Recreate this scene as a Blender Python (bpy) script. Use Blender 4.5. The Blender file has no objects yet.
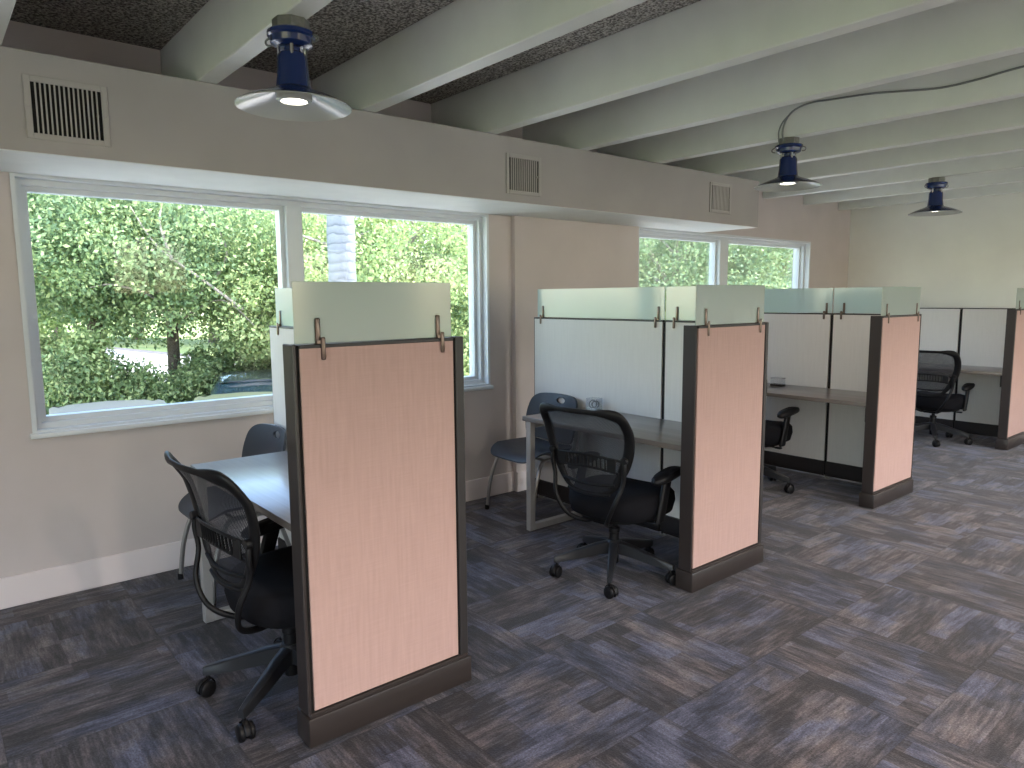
import bpy, bmesh, math, random
import numpy as np
from mathutils import Vector, Matrix
random.seed(7); rng = np.random.default_rng(11)
S = bpy.context.scene; COL = S.collection; R = math.radians; PI = math.pi

# ------------------------------------------------------------------ materials
class NT:
    def __init__(s, name):
        s.m = bpy.data.materials.new(name); s.m.use_nodes = True; s.t = s.m.node_tree; s.t.nodes.clear()
        s.out = s.t.nodes.new('ShaderNodeOutputMaterial')
    def n(s, typ, **kw):
        nd = s.t.nodes.new(typ)
        ins = kw.pop('i', {})
        for k, v in kw.items(): setattr(nd, k, v)
        for k, v in ins.items():
            if hasattr(v, 'is_linked') or isinstance(v, bpy.types.NodeSocket): s.t.links.new(v, nd.inputs[k])
            else: nd.inputs[k].default_value = v
        return nd
    def math(s, op, a, b=0.0, c=0.0):
        nd = s.n('ShaderNodeMath', operation=op)
        for i, v in enumerate((a, b, c)):
            if isinstance(v, bpy.types.NodeSocket): s.t.links.new(v, nd.inputs[i])
            else: nd.inputs[i].default_value = v
        return nd.outputs[0]
    def ramp(s, fac, stops, interp='LINEAR'):
        nd = s.n('ShaderNodeValToRGB'); s.t.links.new(fac, nd.inputs[0]); cr = nd.color_ramp; cr.interpolation = interp
        while len(cr.elements) < len(stops): cr.elements.new(0.5)
        for e, (p, c) in zip(cr.elements, stops): e.position = p; e.color = (*c, 1)
        return nd.outputs[0]
    def mix(s, fac, a, b, mode='MIX'):
        nd = s.n('ShaderNodeMix', data_type='RGBA', blend_type=mode)
        for k, v in ((0, fac), (6, a), (7, b)):
            if isinstance(v, bpy.types.NodeSocket): s.t.links.new(v, nd.inputs[k])
            else: nd.inputs[k].default_value = (*v, 1) if isinstance(v, tuple) and len(v) == 3 else v
        return nd.outputs[2]
    def done(s, sh): s.t.links.new(sh, s.out.inputs[0]); return s.m
def C4(c): return (*c, 1)

def simple(name, col, rough=.6, metal=0, noise=0, scale=40, bump=0, spec=.5, coat=0):
    t = NT(name)
    b = t.n('ShaderNodeBsdfPrincipled', i={'Base Color': C4(col), 'Roughness': rough, 'Metallic': metal, 'Specular IOR Level': spec, 'Coat Weight': coat})
    if noise or bump:
        co = t.n('ShaderNodeTexCoord').outputs['Object']
        nz = t.n('ShaderNodeTexNoise', i={'Vector': co, 'Scale': scale, 'Detail': 4.0}).outputs[0]
        if noise:
            lo = tuple(c * (1 - noise) for c in col); hi = tuple(min(1, c * (1 + noise)) for c in col)
            t.t.links.new(t.ramp(nz, [(.3, lo), (.7, hi)]), b.inputs['Base Color'])
        if bump:
            bp = t.n('ShaderNodeBump', i={'Strength': bump, 'Distance': .01, 'Height': nz})
            t.t.links.new(bp.outputs[0], b.inputs['Normal'])
    return t.done(b.outputs[0])

M = {}
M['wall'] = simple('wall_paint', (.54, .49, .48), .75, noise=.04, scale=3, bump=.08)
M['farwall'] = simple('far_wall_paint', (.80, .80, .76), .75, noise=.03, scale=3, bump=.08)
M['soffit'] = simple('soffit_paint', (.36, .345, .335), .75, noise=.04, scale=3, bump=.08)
M['beam'] = simple('beam_paint', (.70, .72, .68), .55, noise=.04, scale=5, bump=.05)
M['base'] = simple('baseboard_paint', (.72, .66, .66), .45)
M['vinyl'] = simple('white_vinyl', (.62, .66, .69), .35)
M['bronze'] = simple('bronze_trim', (.026, .020, .019), .42, spec=.5)
M['dktrim'] = simple('dark_trim', (.017, .014, .014), .5)
M['raceway'] = simple('raceway_metal', (.028, .022, .020), .34)
M['blackgap'] = simple('black_gap', (.004, .004, .004), .9)
M['plastic'] = simple('black_plastic', (.005, .005, .006), .5, spec=.25)
M['plastic_base'] = simple('black_nylon', (.014, .015, .018), .42, spec=.4)
M['seatfab'] = simple('black_fabric', (.005, .005, .007), .9, noise=.3, scale=250, bump=.1, spec=.15)
M['shell'] = simple('slate_plastic', (.028, .035, .048), .42)
M['tube'] = simple('grey_tube', (.36, .35, .34), .28, metal=.75)
M['chrome'] = simple('chrome', (.6, .6, .6), .15, metal=1)
M['alu'] = simple('silver_leg', (.42, .41, .40), .38, metal=.35)
M['galv'] = simple('galvanised_steel', (.22, .22, .20), .45, metal=.6, noise=.2, scale=40)
M['blue'] = simple('navy_enamel', (.008, .022, .10), .25, coat=.3)
M['enamel'] = simple('white_enamel', (.42, .43, .40), .22, coat=.4)
M['clip'] = simple('bronze_clip', (.16, .12, .10), .3, metal=.8)
M['cable'] = simple('grey_cable', (.20, .21, .21), .5)
M['ventw'] = simple('vent_paint', (.38, .365, .35), .55)
M['dark'] = simple('duct_dark', (.006, .006, .006), .9)
M['bark'] = simple('bark', (.10, .08, .06), .9, noise=.4, scale=12, bump=.6)
M['branch'] = simple('pale_bark', (.30, .26, .23), .9, noise=.3, scale=12)
M['tyre'] = simple('tyre', (.012, .012, .012), .85)

def fabric(name, col, col2):
    t = NT(name)
    co = t.n('ShaderNodeTexCoord').outputs['Object']
    mp = t.n('ShaderNodeMapping', i={'Vector': co, 'Scale': (90, 90, 6)})
    a = t.n('ShaderNodeTexNoise', i={'Vector': mp.outputs[0], 'Scale': 1.0, 'Detail': 3.0}).outputs[0]
    mp2 = t.n('ShaderNodeMapping', i={'Vector': co, 'Scale': (8, 8, 260)})
    b2 = t.n('ShaderNodeTexNoise', i={'Vector': mp2.outputs[0], 'Scale': 1.0, 'Detail': 2.0}).outputs[0]
    f = t.math('ADD', t.math('MULTIPLY', a, .65), t.math('MULTIPLY', b2, .35))
    c = t.ramp(f, [(.35, col), (.65, col2)])
    b = t.n('ShaderNodeBsdfPrincipled', i={'Base Color': c, 'Roughness': .85, 'Specular IOR Level': .2, 'Sheen Weight': .1})
    return t.done(b.outputs[0])
M['pink'] = fabric('salmon_fabric', (.415, .275, .245), (.465, .312, .278))
M['cream'] = fabric('cream_fabric', (.655, .64, .615), (.69, .675, .65))

def laminate():
    t = NT('grey_woodgrain_laminate')
    co = t.n('ShaderNodeTexCoord').outputs['Object']
    mp = t.n('ShaderNodeMapping', i={'Vector': co, 'Scale': (1.5, 38, 10)})
    a = t.n('ShaderNodeTexNoise', i={'Vector': mp.outputs[0], 'Scale': 1.0, 'Detail': 5.0, 'Distortion': .6}).outputs[0]
    c = t.ramp(a, [(.3, (.105, .09, .082)), (.7, (.175, .155, .142))])
    b = t.n('ShaderNodeBsdfPrincipled', i={'Base Color': c, 'Roughness': .30, 'Specular IOR Level': 1.0, 'Coat Weight': .3, 'Coat Roughness': .15})
    return t.done(b.outputs[0])
M['desk'] = laminate()

def carpet():
    t = NT('carpet_tiles')
    g = t.n('ShaderNodeNewGeometry').outputs['Position']
    sp = t.n('ShaderNodeSeparateXYZ', i={0: g}); x, y = sp.outputs[0], sp.outputs[1]
    T = .61
    u = t.math('DIVIDE', t.math('SUBTRACT', x, .84 - T * 4), T); v = t.math('DIVIDE', t.math('SUBTRACT', y, 2.55 - T * 12), T)
    iu, iv = t.math('FLOOR', u), t.math('FLOOR', v)
    fu, fv = t.math('FRACT', u), t.math('FRACT', v)
    par = t.math('MODULO', t.math('ADD', iu, iv), 2.0)
    # along / across coordinates of the tile
    al = t.math('ADD', t.math('MULTIPLY', fu, par), t.math('MULTIPLY', fv, t.math('SUBTRACT', 1.0, par)))
    ac = t.math('ADD', t.math('MULTIPLY', fv, par), t.math('MULTIPLY', fu, t.math('SUBTRACT', 1.0, par)))
    tid = t.n('ShaderNodeCombineXYZ', i={0: iu, 1: iv, 2: 0.0}).outputs[0]
    rnd = t.n('ShaderNodeTexWhiteNoise', noise_dimensions='3D', i={0: tid})
    off = t.math('MULTIPLY', rnd.outputs['Value'], 37.0)
    # streaky fine noise
    def nz(sa, sc, det, o):
        vec = t.n('ShaderNodeCombineXYZ', i={0: t.math('MULTIPLY', al, sa), 1: t.math('MULTIPLY', ac, sc), 2: t.math('ADD', off, o)}).outputs[0]
        return t.n('ShaderNodeTexNoise', i={'Vector': vec, 'Scale': 1.0, 'Detail': det, 'Roughness': .6}).outputs[0]
    broad = nz(2.6, 7.0, 3.0, 0.0); streak = nz(4.5, 42.0, 3.0, 9.0); blot = nz(2.0, 3.0, 3.0, 19.0)
    # rectangular dark blocks, a random strip of random length
    sn = t.math('FLOOR', t.math('MULTIPLY', ac, 7.0))
    w1 = t.n('ShaderNodeTexWhiteNoise', noise_dimensions='3D', i={0: t.n('ShaderNodeCombineXYZ', i={0: sn, 1: off, 2: 3.0}).outputs[0]}).outputs['Value']
    cell = t.math('FLOOR', t.math('ADD', t.math('MULTIPLY', al, 2.3), t.math('MULTIPLY', w1, 3.0)))
    w2 = t.n('ShaderNodeTexWhiteNoise', noise_dimensions='3D', i={0: t.n('ShaderNodeCombineXYZ', i={0: sn, 1: t.math('ADD', off, cell), 2: 5.0}).outputs[0]}).outputs['Value']
    val = t.math('ADD', t.math('ADD', t.math('MULTIPLY', broad, .42), t.math('MULTIPLY', streak, .36)), t.math('ADD', t.math('MULTIPLY', w2, .13), t.math('MULTIPLY', rnd.outputs['Value'], .04)))
    c = t.ramp(val, [(.39, (.020, .020, .024)), (.47, (.050, .047, .053)), (.54, (.098, .090, .096)), (.64, (.165, .150, .150))])
    hue = t.math('ADD', t.math('MULTIPLY', blot, .85), t.math('MULTIPLY', w2, .15))
    tint = t.ramp(hue, [(.38, (1.08, .96, .92)), (.50, (.98, .97, 1.04)), (.60, (.76, .88, 1.26))])
    c = t.mix(1.0, c, tint, 'MULTIPLY')
    # pile
    pile = t.n('ShaderNodeTexNoise', i={'Vector': g, 'Scale': 170.0, 'Detail': 2.0}).outputs[0]
    loops = t.n('ShaderNodeCombineXYZ', i={0: t.math('MULTIPLY', al, 60.0), 1: t.math('MULTIPLY', ac, 110.0), 2: off}).outputs[0]
    ln = t.n('ShaderNodeTexNoise', i={'Vector': loops, 'Scale': 1.0, 'Detail': 1.0}).outputs[0]
    pv = t.ramp(t.math('ADD', t.math('MULTIPLY', pile, .5), t.math('MULTIPLY', ln, .5)), [(.34, (.55, .55, .55)), (.66, (1.45, 1.45, 1.45))])
    c = t.mix(1.0, c, pv, 'MULTIPLY')
    # seams
    ed = t.math('MINIMUM', t.math('MINIMUM', fu, t.math('SUBTRACT', 1.0, fu)), t.math('MINIMUM', fv, t.math('SUBTRACT', 1.0, fv)))
    seam = t.ramp(ed, [(.0, (.6, .6, .6)), (.006, (1, 1, 1))])
    c = t.mix(1.0, c, seam, 'MULTIPLY')
    bp = t.n('ShaderNodeBump', i={'Strength': .5, 'Distance': .004, 'Height': pile})
    b = t.n('ShaderNodeBsdfPrincipled', i={'Base Color': c, 'Roughness': .82, 'Specular IOR Level': .35, 'Sheen Weight': .15, 'Sheen Roughness': .4, 'Normal': bp.outputs[0]})
    return t.done(b.outputs[0])
M['carpet'] = carpet()

def popcorn():
    t = NT('popcorn_ceiling')
    g = t.n('ShaderNodeNewGeometry').outputs['Position']
    nz = t.n('ShaderNodeTexNoise', i={'Vector': g, 'Scale': 75.0, 'Detail': 3.0, 'Roughness': .7}).outputs[0]
    c = t.ramp(nz, [(.40, (.10, .09, .08)), (.5, (.34, .32, .29)), (.62, (.66, .64, .58))])
    sp = t.n('ShaderNodeSeparateXYZ', i={0: g})
    fr = t.math('FRACT', t.math('DIVIDE', sp.outputs[0], .61))
    sm = t.ramp(fr, [(0, (.35, .35, .35)), (.012, (1, 1, 1))])
    c = t.mix(1.0, c, sm, 'MULTIPLY')
    bp = t.n('ShaderNodeBump', i={'Strength': .9, 'Distance': .02, 'Height': nz})
    b = t.n('ShaderNodeBsdfPrincipled', i={'Base Color': c, 'Roughness': .95, 'Normal': bp.outputs[0]})
    return t.done(b.outputs[0])
M['ceiling'] = popcorn()

def pane():
    t = NT('window_glass')
    a = t.n('ShaderNodeBsdfTransparent', i={0: (.97, .98, .985, 1)}); g = t.n('ShaderNodeBsdfGlossy', i={0: (1, 1, 1, 1), 'Roughness': .02})
    lw = t.n('ShaderNodeLayerWeight', i={0: .25}); f = t.math('MULTIPLY', lw.outputs['Fresnel'], .35)
    mx = t.n('ShaderNodeMixShader', i={0: f, 1: a.outputs[0], 2: g.outputs[0]})
    return t.done(mx.outputs[0])
M['pane'] = pane()

def frosted(name, col, transp, gl=.10, tint=(.80, .93, .90, 1)):
    t = NT(name)
    d = t.n('ShaderNodeBsdfDiffuse', i={0: C4(col)}); tr = t.n('ShaderNodeBsdfTranslucent', i={0: C4(col)})
    m1 = t.n('ShaderNodeMixShader', i={0: .5, 1: d.outputs[0], 2: tr.outputs[0]})
    tp = t.n('ShaderNodeBsdfTransparent', i={0: tint})
    m2 = t.n('ShaderNodeMixShader', i={0: transp, 1: m1.outputs[0], 2: tp.outputs[0]})
    g = t.n('ShaderNodeBsdfGlossy', i={0: (1, 1, 1, 1), 'Roughness': .12})
    m3 = t.n('ShaderNodeMixShader', i={0: gl, 1: m2.outputs[0], 2: g.outputs[0]})
    return t.done(m3.outputs[0])
M['frost'] = frosted('frosted_glass', (.60, .73, .74), .22)
M['frost_end'] = frosted('frosted_end_glass', (.50, .56, .52), .04, .05)
M['clear'] = frosted('clear_acrylic', (.8, .8, .8), .93, .06, (.93, .94, .95, 1))

def meshmat():
    t = NT('chair_mesh')
    co = t.n('ShaderNodeTexCoord').outputs['Object']
    sp = t.n('ShaderNodeSeparateXYZ', i={0: co})
    a = t.math('SINE', t.math('MULTIPLY', sp.outputs[0], 900.0)); b = t.math('SINE', t.math('MULTIPLY', sp.outputs[2], 700.0))
    f = t.math('GREATER_THAN', t.math('MULTIPLY', a, b), .30)
    d = t.n('ShaderNodeBsdfPrincipled', i={'Base Color': (.018, .019, .026, 1), 'Roughness': .45})
    tp = t.n('ShaderNodeBsdfTransparent')
    m = t.n('ShaderNodeMixShader', i={0: f, 1: d.outputs[0], 2: tp.outputs[0]})
    return t.done(m.outputs[0])
M['mesh'] = meshmat()

def emis(name, col, s):
    t = NT(name); e = t.n('ShaderNodeEmission', i={0: C4(col), 1: s}); return t.done(e.outputs[0])
M['bulb'] = emis('lamp_lens', (1, .90, .78), 9)

def leafmat(name, cols):
    t = NT(name)
    g = t.n('ShaderNodeNewGeometry')
    nz = t.n('ShaderNodeTexNoise', i={'Vector': g.outputs['Position'], 'Scale': 1.1, 'Detail': 6.0, 'Roughness': .75}).outputs[0]
    ri = g.outputs['Random Per Island']
    f = t.math('ADD', t.math('MULTIPLY', nz, .55), t.math('MULTIPLY', ri, .45))
    c = t.ramp(f, [(.2, cols[0]), (.5, cols[1]), (.8, cols[2])])
    d = t.n('ShaderNodeBsdfPrincipled', i={'Base Color': c, 'Roughness': .55, 'Specular IOR Level': .35}); tr = t.n('ShaderNodeBsdfTranslucent', i={0: c})
    m = t.n('ShaderNodeMixShader', i={0: .35, 1: d.outputs[0], 2: tr.outputs[0]})
    return t.done(m.outputs[0])
M['leafA'] = leafmat('leaf_green', [(.10, .17, .09), (.24, .34, .15), (.46, .52, .24)])
M['leafB'] = leafmat('leaf_bluegreen', [(.10, .175, .10), (.22, .32, .16), (.44, .51, .25)])
M['leafC'] = leafmat('leaf_yellowgreen', [(.16, .24, .10), (.33, .43, .18), (.55, .58, .27)])

def ground():
    t = NT('lawn')
    g = t.n('ShaderNodeNewGeometry').outputs['Position']
    nz = t.n('ShaderNodeTexNoise', i={'Vector': g, 'Scale': .5, 'Detail': 8.0, 'Roughness': .7}).outputs[0]
    c = t.ramp(nz, [(.3, (.16, .24, .08)), (.55, (.34, .40, .14)), (.75, (.46, .46, .22))])
    return t.done(t.n('ShaderNodeBsdfPrincipled', i={'Base Color': c, 'Roughness': .95}).outputs[0])
M['lawn'] = ground()
M['concrete'] = simple('concrete', (.62, .59, .56), .9, noise=.1, scale=1)
M['kerb'] = simple('kerb_brown_asphalt', (.28, .24, .22), .9)  # even brown tone for the kerb
def palm():
    t = NT('palm_bark')
    g = t.n('ShaderNodeNewGeometry').outputs['Position']
    sp = t.n('ShaderNodeSeparateXYZ', i={0: g})
    nz = t.n('ShaderNodeTexNoise', i={'Vector': g, 'Scale': 9.0, 'Detail': 4.0}).outputs[0]
    fr = t.math('FRACT', t.math('ADD', t.math('MULTIPLY', sp.outputs[2], 9.0), t.math('MULTIPLY', nz, 1.1)))
    c = t.ramp(fr, [(0, (.11, .12, .13)), (.25, (.20, .215, .23)), (.9, (.25, .265, .28))])
    bp = t.n('ShaderNodeBump', i={'Strength': .8, 'Distance': .02, 'Height': fr})
    return t.done(t.n('ShaderNodeBsdfPrincipled', i={'Base Color': c, 'Roughness': .9, 'Normal': bp.outputs[0]}).outputs[0])
M['palm'] = palm()
M['carw'] = simple('silver_car_paint', (.11, .12, .13), .35, coat=.3)
M['cary'] = simple('champagne_car_paint', (.10, .115, .075), .35, coat=.3)
M['carb'] = simple('dark_car_paint', (.03, .045, .06), .2, coat=.6)
M['carglass'] = simple('car_glass', (.02, .04, .05), .05, spec=.9)

# ------------------------------------------------------------------ geometry helpers
def obj(name, bm, mat, parent=None, loc=None, sharp=32, smooth=True):
    me = bpy.data.meshes.new(name); bmesh.ops.recalc_face_normals(bm, faces=bm.faces[:]) if len(bm.faces) < 60000 else None
    bm.to_mesh(me); bm.free()
    for m in (mat if isinstance(mat, (list, tuple)) else [mat]): me.materials.append(m)
    if smooth:
        me.polygons.foreach_set('use_smooth', [True] * len(me.polygons)); me.set_sharp_from_angle(angle=R(sharp))
    o = bpy.data.objects.new(name, me); COL.objects.link(o)
    if parent: o.parent = parent
    if loc: o.location = loc
    return o
def NB(): return bmesh.new()
def tag(o, label, cat, group=None, kind=None):
    o['label'] = label; o['category'] = cat
    if group: o['group'] = group
    if kind: o['kind'] = kind
    return o
def thing(name, label, cat, loc=(0, 0, 0), rz=0, group=None):
    o = bpy.data.objects.new(name, None); COL.objects.link(o); o.location = loc; o.rotation_euler = (0, 0, rz); o.empty_display_size = .1
    return tag(o, label, cat, group)
def struct(name, bm, mat, parent=None, **k):
    o = obj(name, bm, mat, parent, **k)
    if not parent: o['kind'] = 'structure'
    return o
def box(bm, x0, x1, y0, y1, z0, z1, bev=0, seg=2, rot=None, mi=0):
    g = bmesh.ops.create_cube(bm, size=1.0)
    vs = g['verts']; c = Vector(((x0 + x1) / 2, (y0 + y1) / 2, (z0 + z1) / 2)); s = (x1 - x0, y1 - y0, z1 - z0)
    for v in vs: v.co = Vector((v.co.x * s[0], v.co.y * s[1], v.co.z * s[2]))
    if bev:
        es = list({e for v in vs for e in v.link_edges})
        r = bmesh.ops.bevel(bm, geom=es, offset=bev, segments=seg, affect='EDGES', profile=.5)
        vs = list({v for f in r['faces'] for v in f.verts} | set(v for v in vs if v.is_valid))
    for v in vs:
        if rot: v.co = rot @ v.co
        v.co += c
    if mi:
        for f in {f for v in vs for f in v.link_faces}: f.material_index = mi
    return vs
def tube(bm, pts, r, seg=10, closed=False, flat=1.0, up=None, caps=True):
    """sweep an ellipse (r across, r*flat along 'up') along pts"""
    pts = [Vector(p) for p in pts]; n = len(pts); rings = []
    rr = r if isinstance(r, (list, tuple)) else [r] * n
    prev = None
    for i, p in enumerate(pts):
        if closed: t = pts[(i + 1) % n] - pts[i - 1]
        else: t = pts[min(i + 1, n - 1)] - pts[max(i - 1, 0)]
        t.normalize()
        if up is not None: a = Vector(up) - t * t.dot(Vector(up))
        elif prev is None: a = t.orthogonal()
        else: a = prev - t * t.dot(prev)
        if a.length < 1e-5: a = t.orthogonal()
        a.normalize(); prev = a; b = t.cross(a)
        rings.append([bm.verts.new(p + a * math.cos(k * 2 * PI / seg) * rr[i] * flat + b * math.sin(k * 2 * PI / seg) * rr[i]) for k in range(seg)])
    m = n if closed else n - 1
    for i in range(m):
        A, B = rings[i], rings[(i + 1) % n]
        for k in range(seg): bm.faces.new((A[k], A[(k + 1) % seg], B[(k + 1) % seg], B[k]))
    if not closed and caps: bm.faces.new(rings[0][::-1]); bm.faces.new(rings[-1])
def lathe(bm, prof, seg=32, c=(0, 0, 0), close=False):
    rings = []
    for r, z in prof:
        if r < 1e-6: rings.append([bm.verts.new((c[0], c[1], c[2] + z))])
        else: rings.append([bm.verts.new((c[0] + r * math.cos(k * 2 * PI / seg), c[1] + r * math.sin(k * 2 * PI / seg), c[2] + z)) for k in range(seg)])
    m = len(rings)
    for i in range(m if close else m - 1):
        A, B = rings[i], rings[(i + 1) % m]
        for k in range(seg):
            k2 = (k + 1) % seg
            if len(A) == 1 and len(B) == 1: continue
            if len(A) == 1: bm.faces.new((A[0], B[k], B[k2]))
            elif len(B) == 1: bm.faces.new((A[k], B[0], A[k2]))
            else: bm.faces.new((A[k], A[k2], B[k2], B[k]))
def cr(pts, n=8, closed=False):
    """Catmull-Rom through points"""
    P = [np.array(p, float) for p in pts]; out = []; N = len(P)
    for i in range(N if closed else N - 1):
        a, b, c, d = (P[(i - 1) % N] if closed or i > 0 else P[0]), P[i], P[(i + 1) % N], (P[(i + 2) % N] if closed or i + 2 < N else P[-1])
        for k in range(n):
            t = k / n
            out.append(tuple(.5 * ((2 * b) + (c - a) * t + (2 * a - 5 * b + 4 * c - d) * t * t + (3 * b - a - 3 * c + d) * t ** 3)))
    if not closed: out.append(tuple(P[-1]))
    return out

# ------------------------------------------------------------------ room shell
YF = 8.85; YN = -3.2; XR = 7.2; ZC = 2.79; ZB = 2.5; GZ = -1.5
bm = NB(); box(bm, -.2, XR, YN, YF, -.12, 0); struct('floor', bm, M['carpet'], smooth=False)
bm = NB(); box(bm, -.2, XR + .2, YN - .2, YF + .2, ZC, ZC + .25); struct('ceiling', bm, M['ceiling'], smooth=False)
W1 = (.394, 3.25); W2 = (4.90, 7.90); WZ = (.84, 2.10)
bm = NB()
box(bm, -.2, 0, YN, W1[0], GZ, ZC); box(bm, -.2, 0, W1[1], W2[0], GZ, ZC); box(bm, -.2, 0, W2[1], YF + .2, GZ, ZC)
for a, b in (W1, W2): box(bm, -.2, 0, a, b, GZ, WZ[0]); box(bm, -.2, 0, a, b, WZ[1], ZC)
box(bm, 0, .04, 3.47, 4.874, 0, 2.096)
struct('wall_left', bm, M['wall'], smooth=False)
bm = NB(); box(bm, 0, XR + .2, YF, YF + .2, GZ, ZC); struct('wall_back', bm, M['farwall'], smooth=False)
# wall to the right: tall glazing between piers
RO = [(2.2, 3.3), (4.6, 6.0), (6.6, 8.5)]; RZ = (.45, 2.4)
bm = NB(); ys = [YN] + [v for p in RO for v in p] + [YF]
for i in range(0, len(ys), 2): box(bm, XR, XR + .2, ys[i], ys[i + 1], GZ, ZC)
for a, b in RO: box(bm, XR, XR + .2, a, b, GZ, RZ[0]); box(bm, XR, XR + .2, a, b, RZ[1], ZC)
struct('wall_right', bm, M['farwall'], smooth=False)
FO = [(2.6, 6.6)]
bm = NB(); xs = [-.2] + [v for p in FO for v in p] + [XR + .2]
for i in range(0, len(xs), 2): box(bm, xs[i], xs[i + 1], YN - .2, YN, GZ, ZC)
for a, b in FO: box(bm, a, b, YN - .2, YN, GZ, RZ[0]); box(bm, a, b, YN - .2, YN, RZ[1], ZC)
struct('wall_front', bm, M['farwall'], smooth=False)
# baseboards
bm = NB()
def bb(bm, x0, x1, y0, y1): box(bm, x0, x1, y0, y1, 0, .155, .004, 1)
bb(bm, 0, .015, YN, 3.47); bb(bm, .04, .055, 3.47, 4.875); bb(bm, 0, .015, 4.875, YF); struct('baseboard_left', bm, M['base'])
bm = NB(); bb(bm, 0.015, XR, YF - .015, YF); struct('baseboard_back', bm, M['base'])
bm = NB(); bb(bm, XR - .015, XR, YN, YF - .015); struct('baseboard_right', bm, M['base'])
# soffit (boxed duct) and beams
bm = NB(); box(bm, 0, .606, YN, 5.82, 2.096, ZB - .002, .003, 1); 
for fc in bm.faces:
    if fc.calc_center_median().z < 2.098: fc.material_index = 1  # underside paler than the front: ground-bounce light painted into the colour
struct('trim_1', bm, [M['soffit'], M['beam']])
BY = [-2.98, -2.14, -1.31, -.48, .3505, 1.182, 2.019, 2.863, 3.67, 4.474, 5.293, 6.123, 6.964, 7.791, 8.61]
for i, y in enumerate(BY):
    bm = NB(); box(bm, 0, XR, y - .088, y, ZB, ZC, .004, 1); struct('trim_%d' % (i + 2), bm, M['beam'])

# windows
def window(idx, y0, y1, z0, z1, mul, xin=0, glassx=-.12):
    bm = NB()
    def ring(bm, a, b, c, d, w, x0, x1):
        box(bm, x0, x1, a, a + w, c, d); box(bm, x0, x1, b - w, b, c, d)
        box(bm, x0, x1, a + w, b - w, d - w, d); box(bm, x0, x1, a + w, b - w, c, c + w)
    ring(bm, y0, y1, z0, z1, .020, -.16, .010)
    f = struct('window_%d' % idx, bm, M['vinyl'], smooth=False)
    bm = NB(); ring(bm, y0 + .02, y1 - .02, z0 + .02, z1 - .02, .028, -.155, -.045)
    box(bm, -.155, -.045, mul[0], mul[1], z0 + .045, z1 - .045)
    obj('window_frame', bm, M['vinyl'], f, smooth=False)
    for a, b in ((y0 + .047, mul[0]), (mul[1], y1 - .047)):
        bm = NB(); ring(bm, a, b, z0 + .047, z1 - .047, .026, -.15, -.085); obj('sash', bm, M['vinyl'], f, smooth=False)
        bm = NB(); box(bm, glassx - .003, glassx + .003, a + .02, b - .02, z0 + .067, z1 - .067); obj('glass_pane', bm, M['pane'], f, smooth=False)
    bm = NB(); box(bm, 0.0, .035, y0 - .012, y1 + .012, z0 - .018, z0 + .008, .005, 2); obj('window_sill', bm, M['vinyl'], f)
window(1, W1[0], W1[1], *WZ, (1.755, 1.845))
window(2, W2[0], W2[1], *WZ, (6.215, 6.355))
for i, (a, b) in enumerate(RO):
    bm = NB()
    for (p, q, r_, s) in ((a, a + .05, *RZ), (b - .05, b, *RZ), (a, b, RZ[0], RZ[0] + .05), (a, b, RZ[1] - .05, RZ[1]), ((a + b) / 2 - .03, (a + b) / 2 + .03, *RZ)): box(bm, XR + .05, XR + .12, p, q, r_, s)
    f = struct('window_%d' % (i + 3), bm, M['vinyl'], smooth=False)
for i, (a, b) in enumerate(FO):
    bm = NB()
    for (p, q, r_, s) in ((a, a + .05, *RZ), (b - .05, b, *RZ), (a, b, RZ[0], RZ[0] + .05), (a, b, RZ[1] - .05, RZ[1]), ((a + b) / 2 - .03, (a + b) / 2 + .03, *RZ)): box(bm, p, q, YN - .12, YN - .05, r_, s)
    f = struct('window_%d' % (i + 6), bm, M['vinyl'], smooth=False)

# ------------------------------------------------------------------ air vents on the soffit
def vent(y0, y1, z0, z1, label, nsl, shut):
    X = .606; fw = .024
    t = thing('air_vent', label, 'air vent', (X, (y0 + y1) / 2, z0 - fw), 0, 'air vents along the soffit')
    L = lambda bm: [setattr(v, 'co', v.co - Vector((X, (y0 + y1) / 2, z0 - fw))) for v in bm.verts]
    bm = NB()
    for a, b, c, d in ((y0 - fw, y0, z0 - fw, z1 + fw), (y1, y1 + fw, z0 - fw, z1 + fw), (y0, y1, z1, z1 + fw), (y0, y1, z0 - fw, z0)): box(bm, X, X + .009, a, b, c, d, .002, 1)
    L(bm); obj('vent_frame', bm, M['ventw'], t)
    bm = NB(); box(bm, X + .0002, X + .0012, y0, y1, z0, z1); L(bm); obj('vent_duct', bm, M['dark'], t, smooth=False)
    bm = NB(); w = (y1 - y0) / nsl
    for k in range(nsl - 1):
        y = y0 + w * (k + 1); box(bm, X + .0015, X + .0075, y - w * shut, y + w * shut, z0, z1)
    L(bm); obj('vent_louver', bm, M['ventw'], t, smooth=False)
    bm = NB(); box(bm, X + .007, X + .016, y1 - .022, y1 - .014, (z0 + z1) / 2 - .01, (z0 + z1) / 2 + .004, .002, 1); L(bm); obj('vent_lever', bm, M['ventw'], t)
    for yy in (y0 - fw / 2, y1 + fw / 2):
        bm = NB(); lathe(bm, [(0, .003), (.004, .002), (.005, 0)], 10)
        for v in bm.verts: v.co = Vector((X + .009 + v.co.z, yy + v.co.x, (z0 + z1) / 2 + v.co.y))
        L(bm); obj('screw', bm, M['ventw'], t)
vent(.433, .686, 2.176, 2.378, 'square grey air vent on the soffit, nearest the camera, above the left window pane', 15, .17)
vent(2.948, 3.196, 2.172, 2.372, 'middle air vent on the soffit, above the right end of the near window', 14, .22)
vent(5.106, 5.360, 2.205, 2.400, 'smallest-looking air vent near the far end of the soffit', 13, .33)

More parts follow.
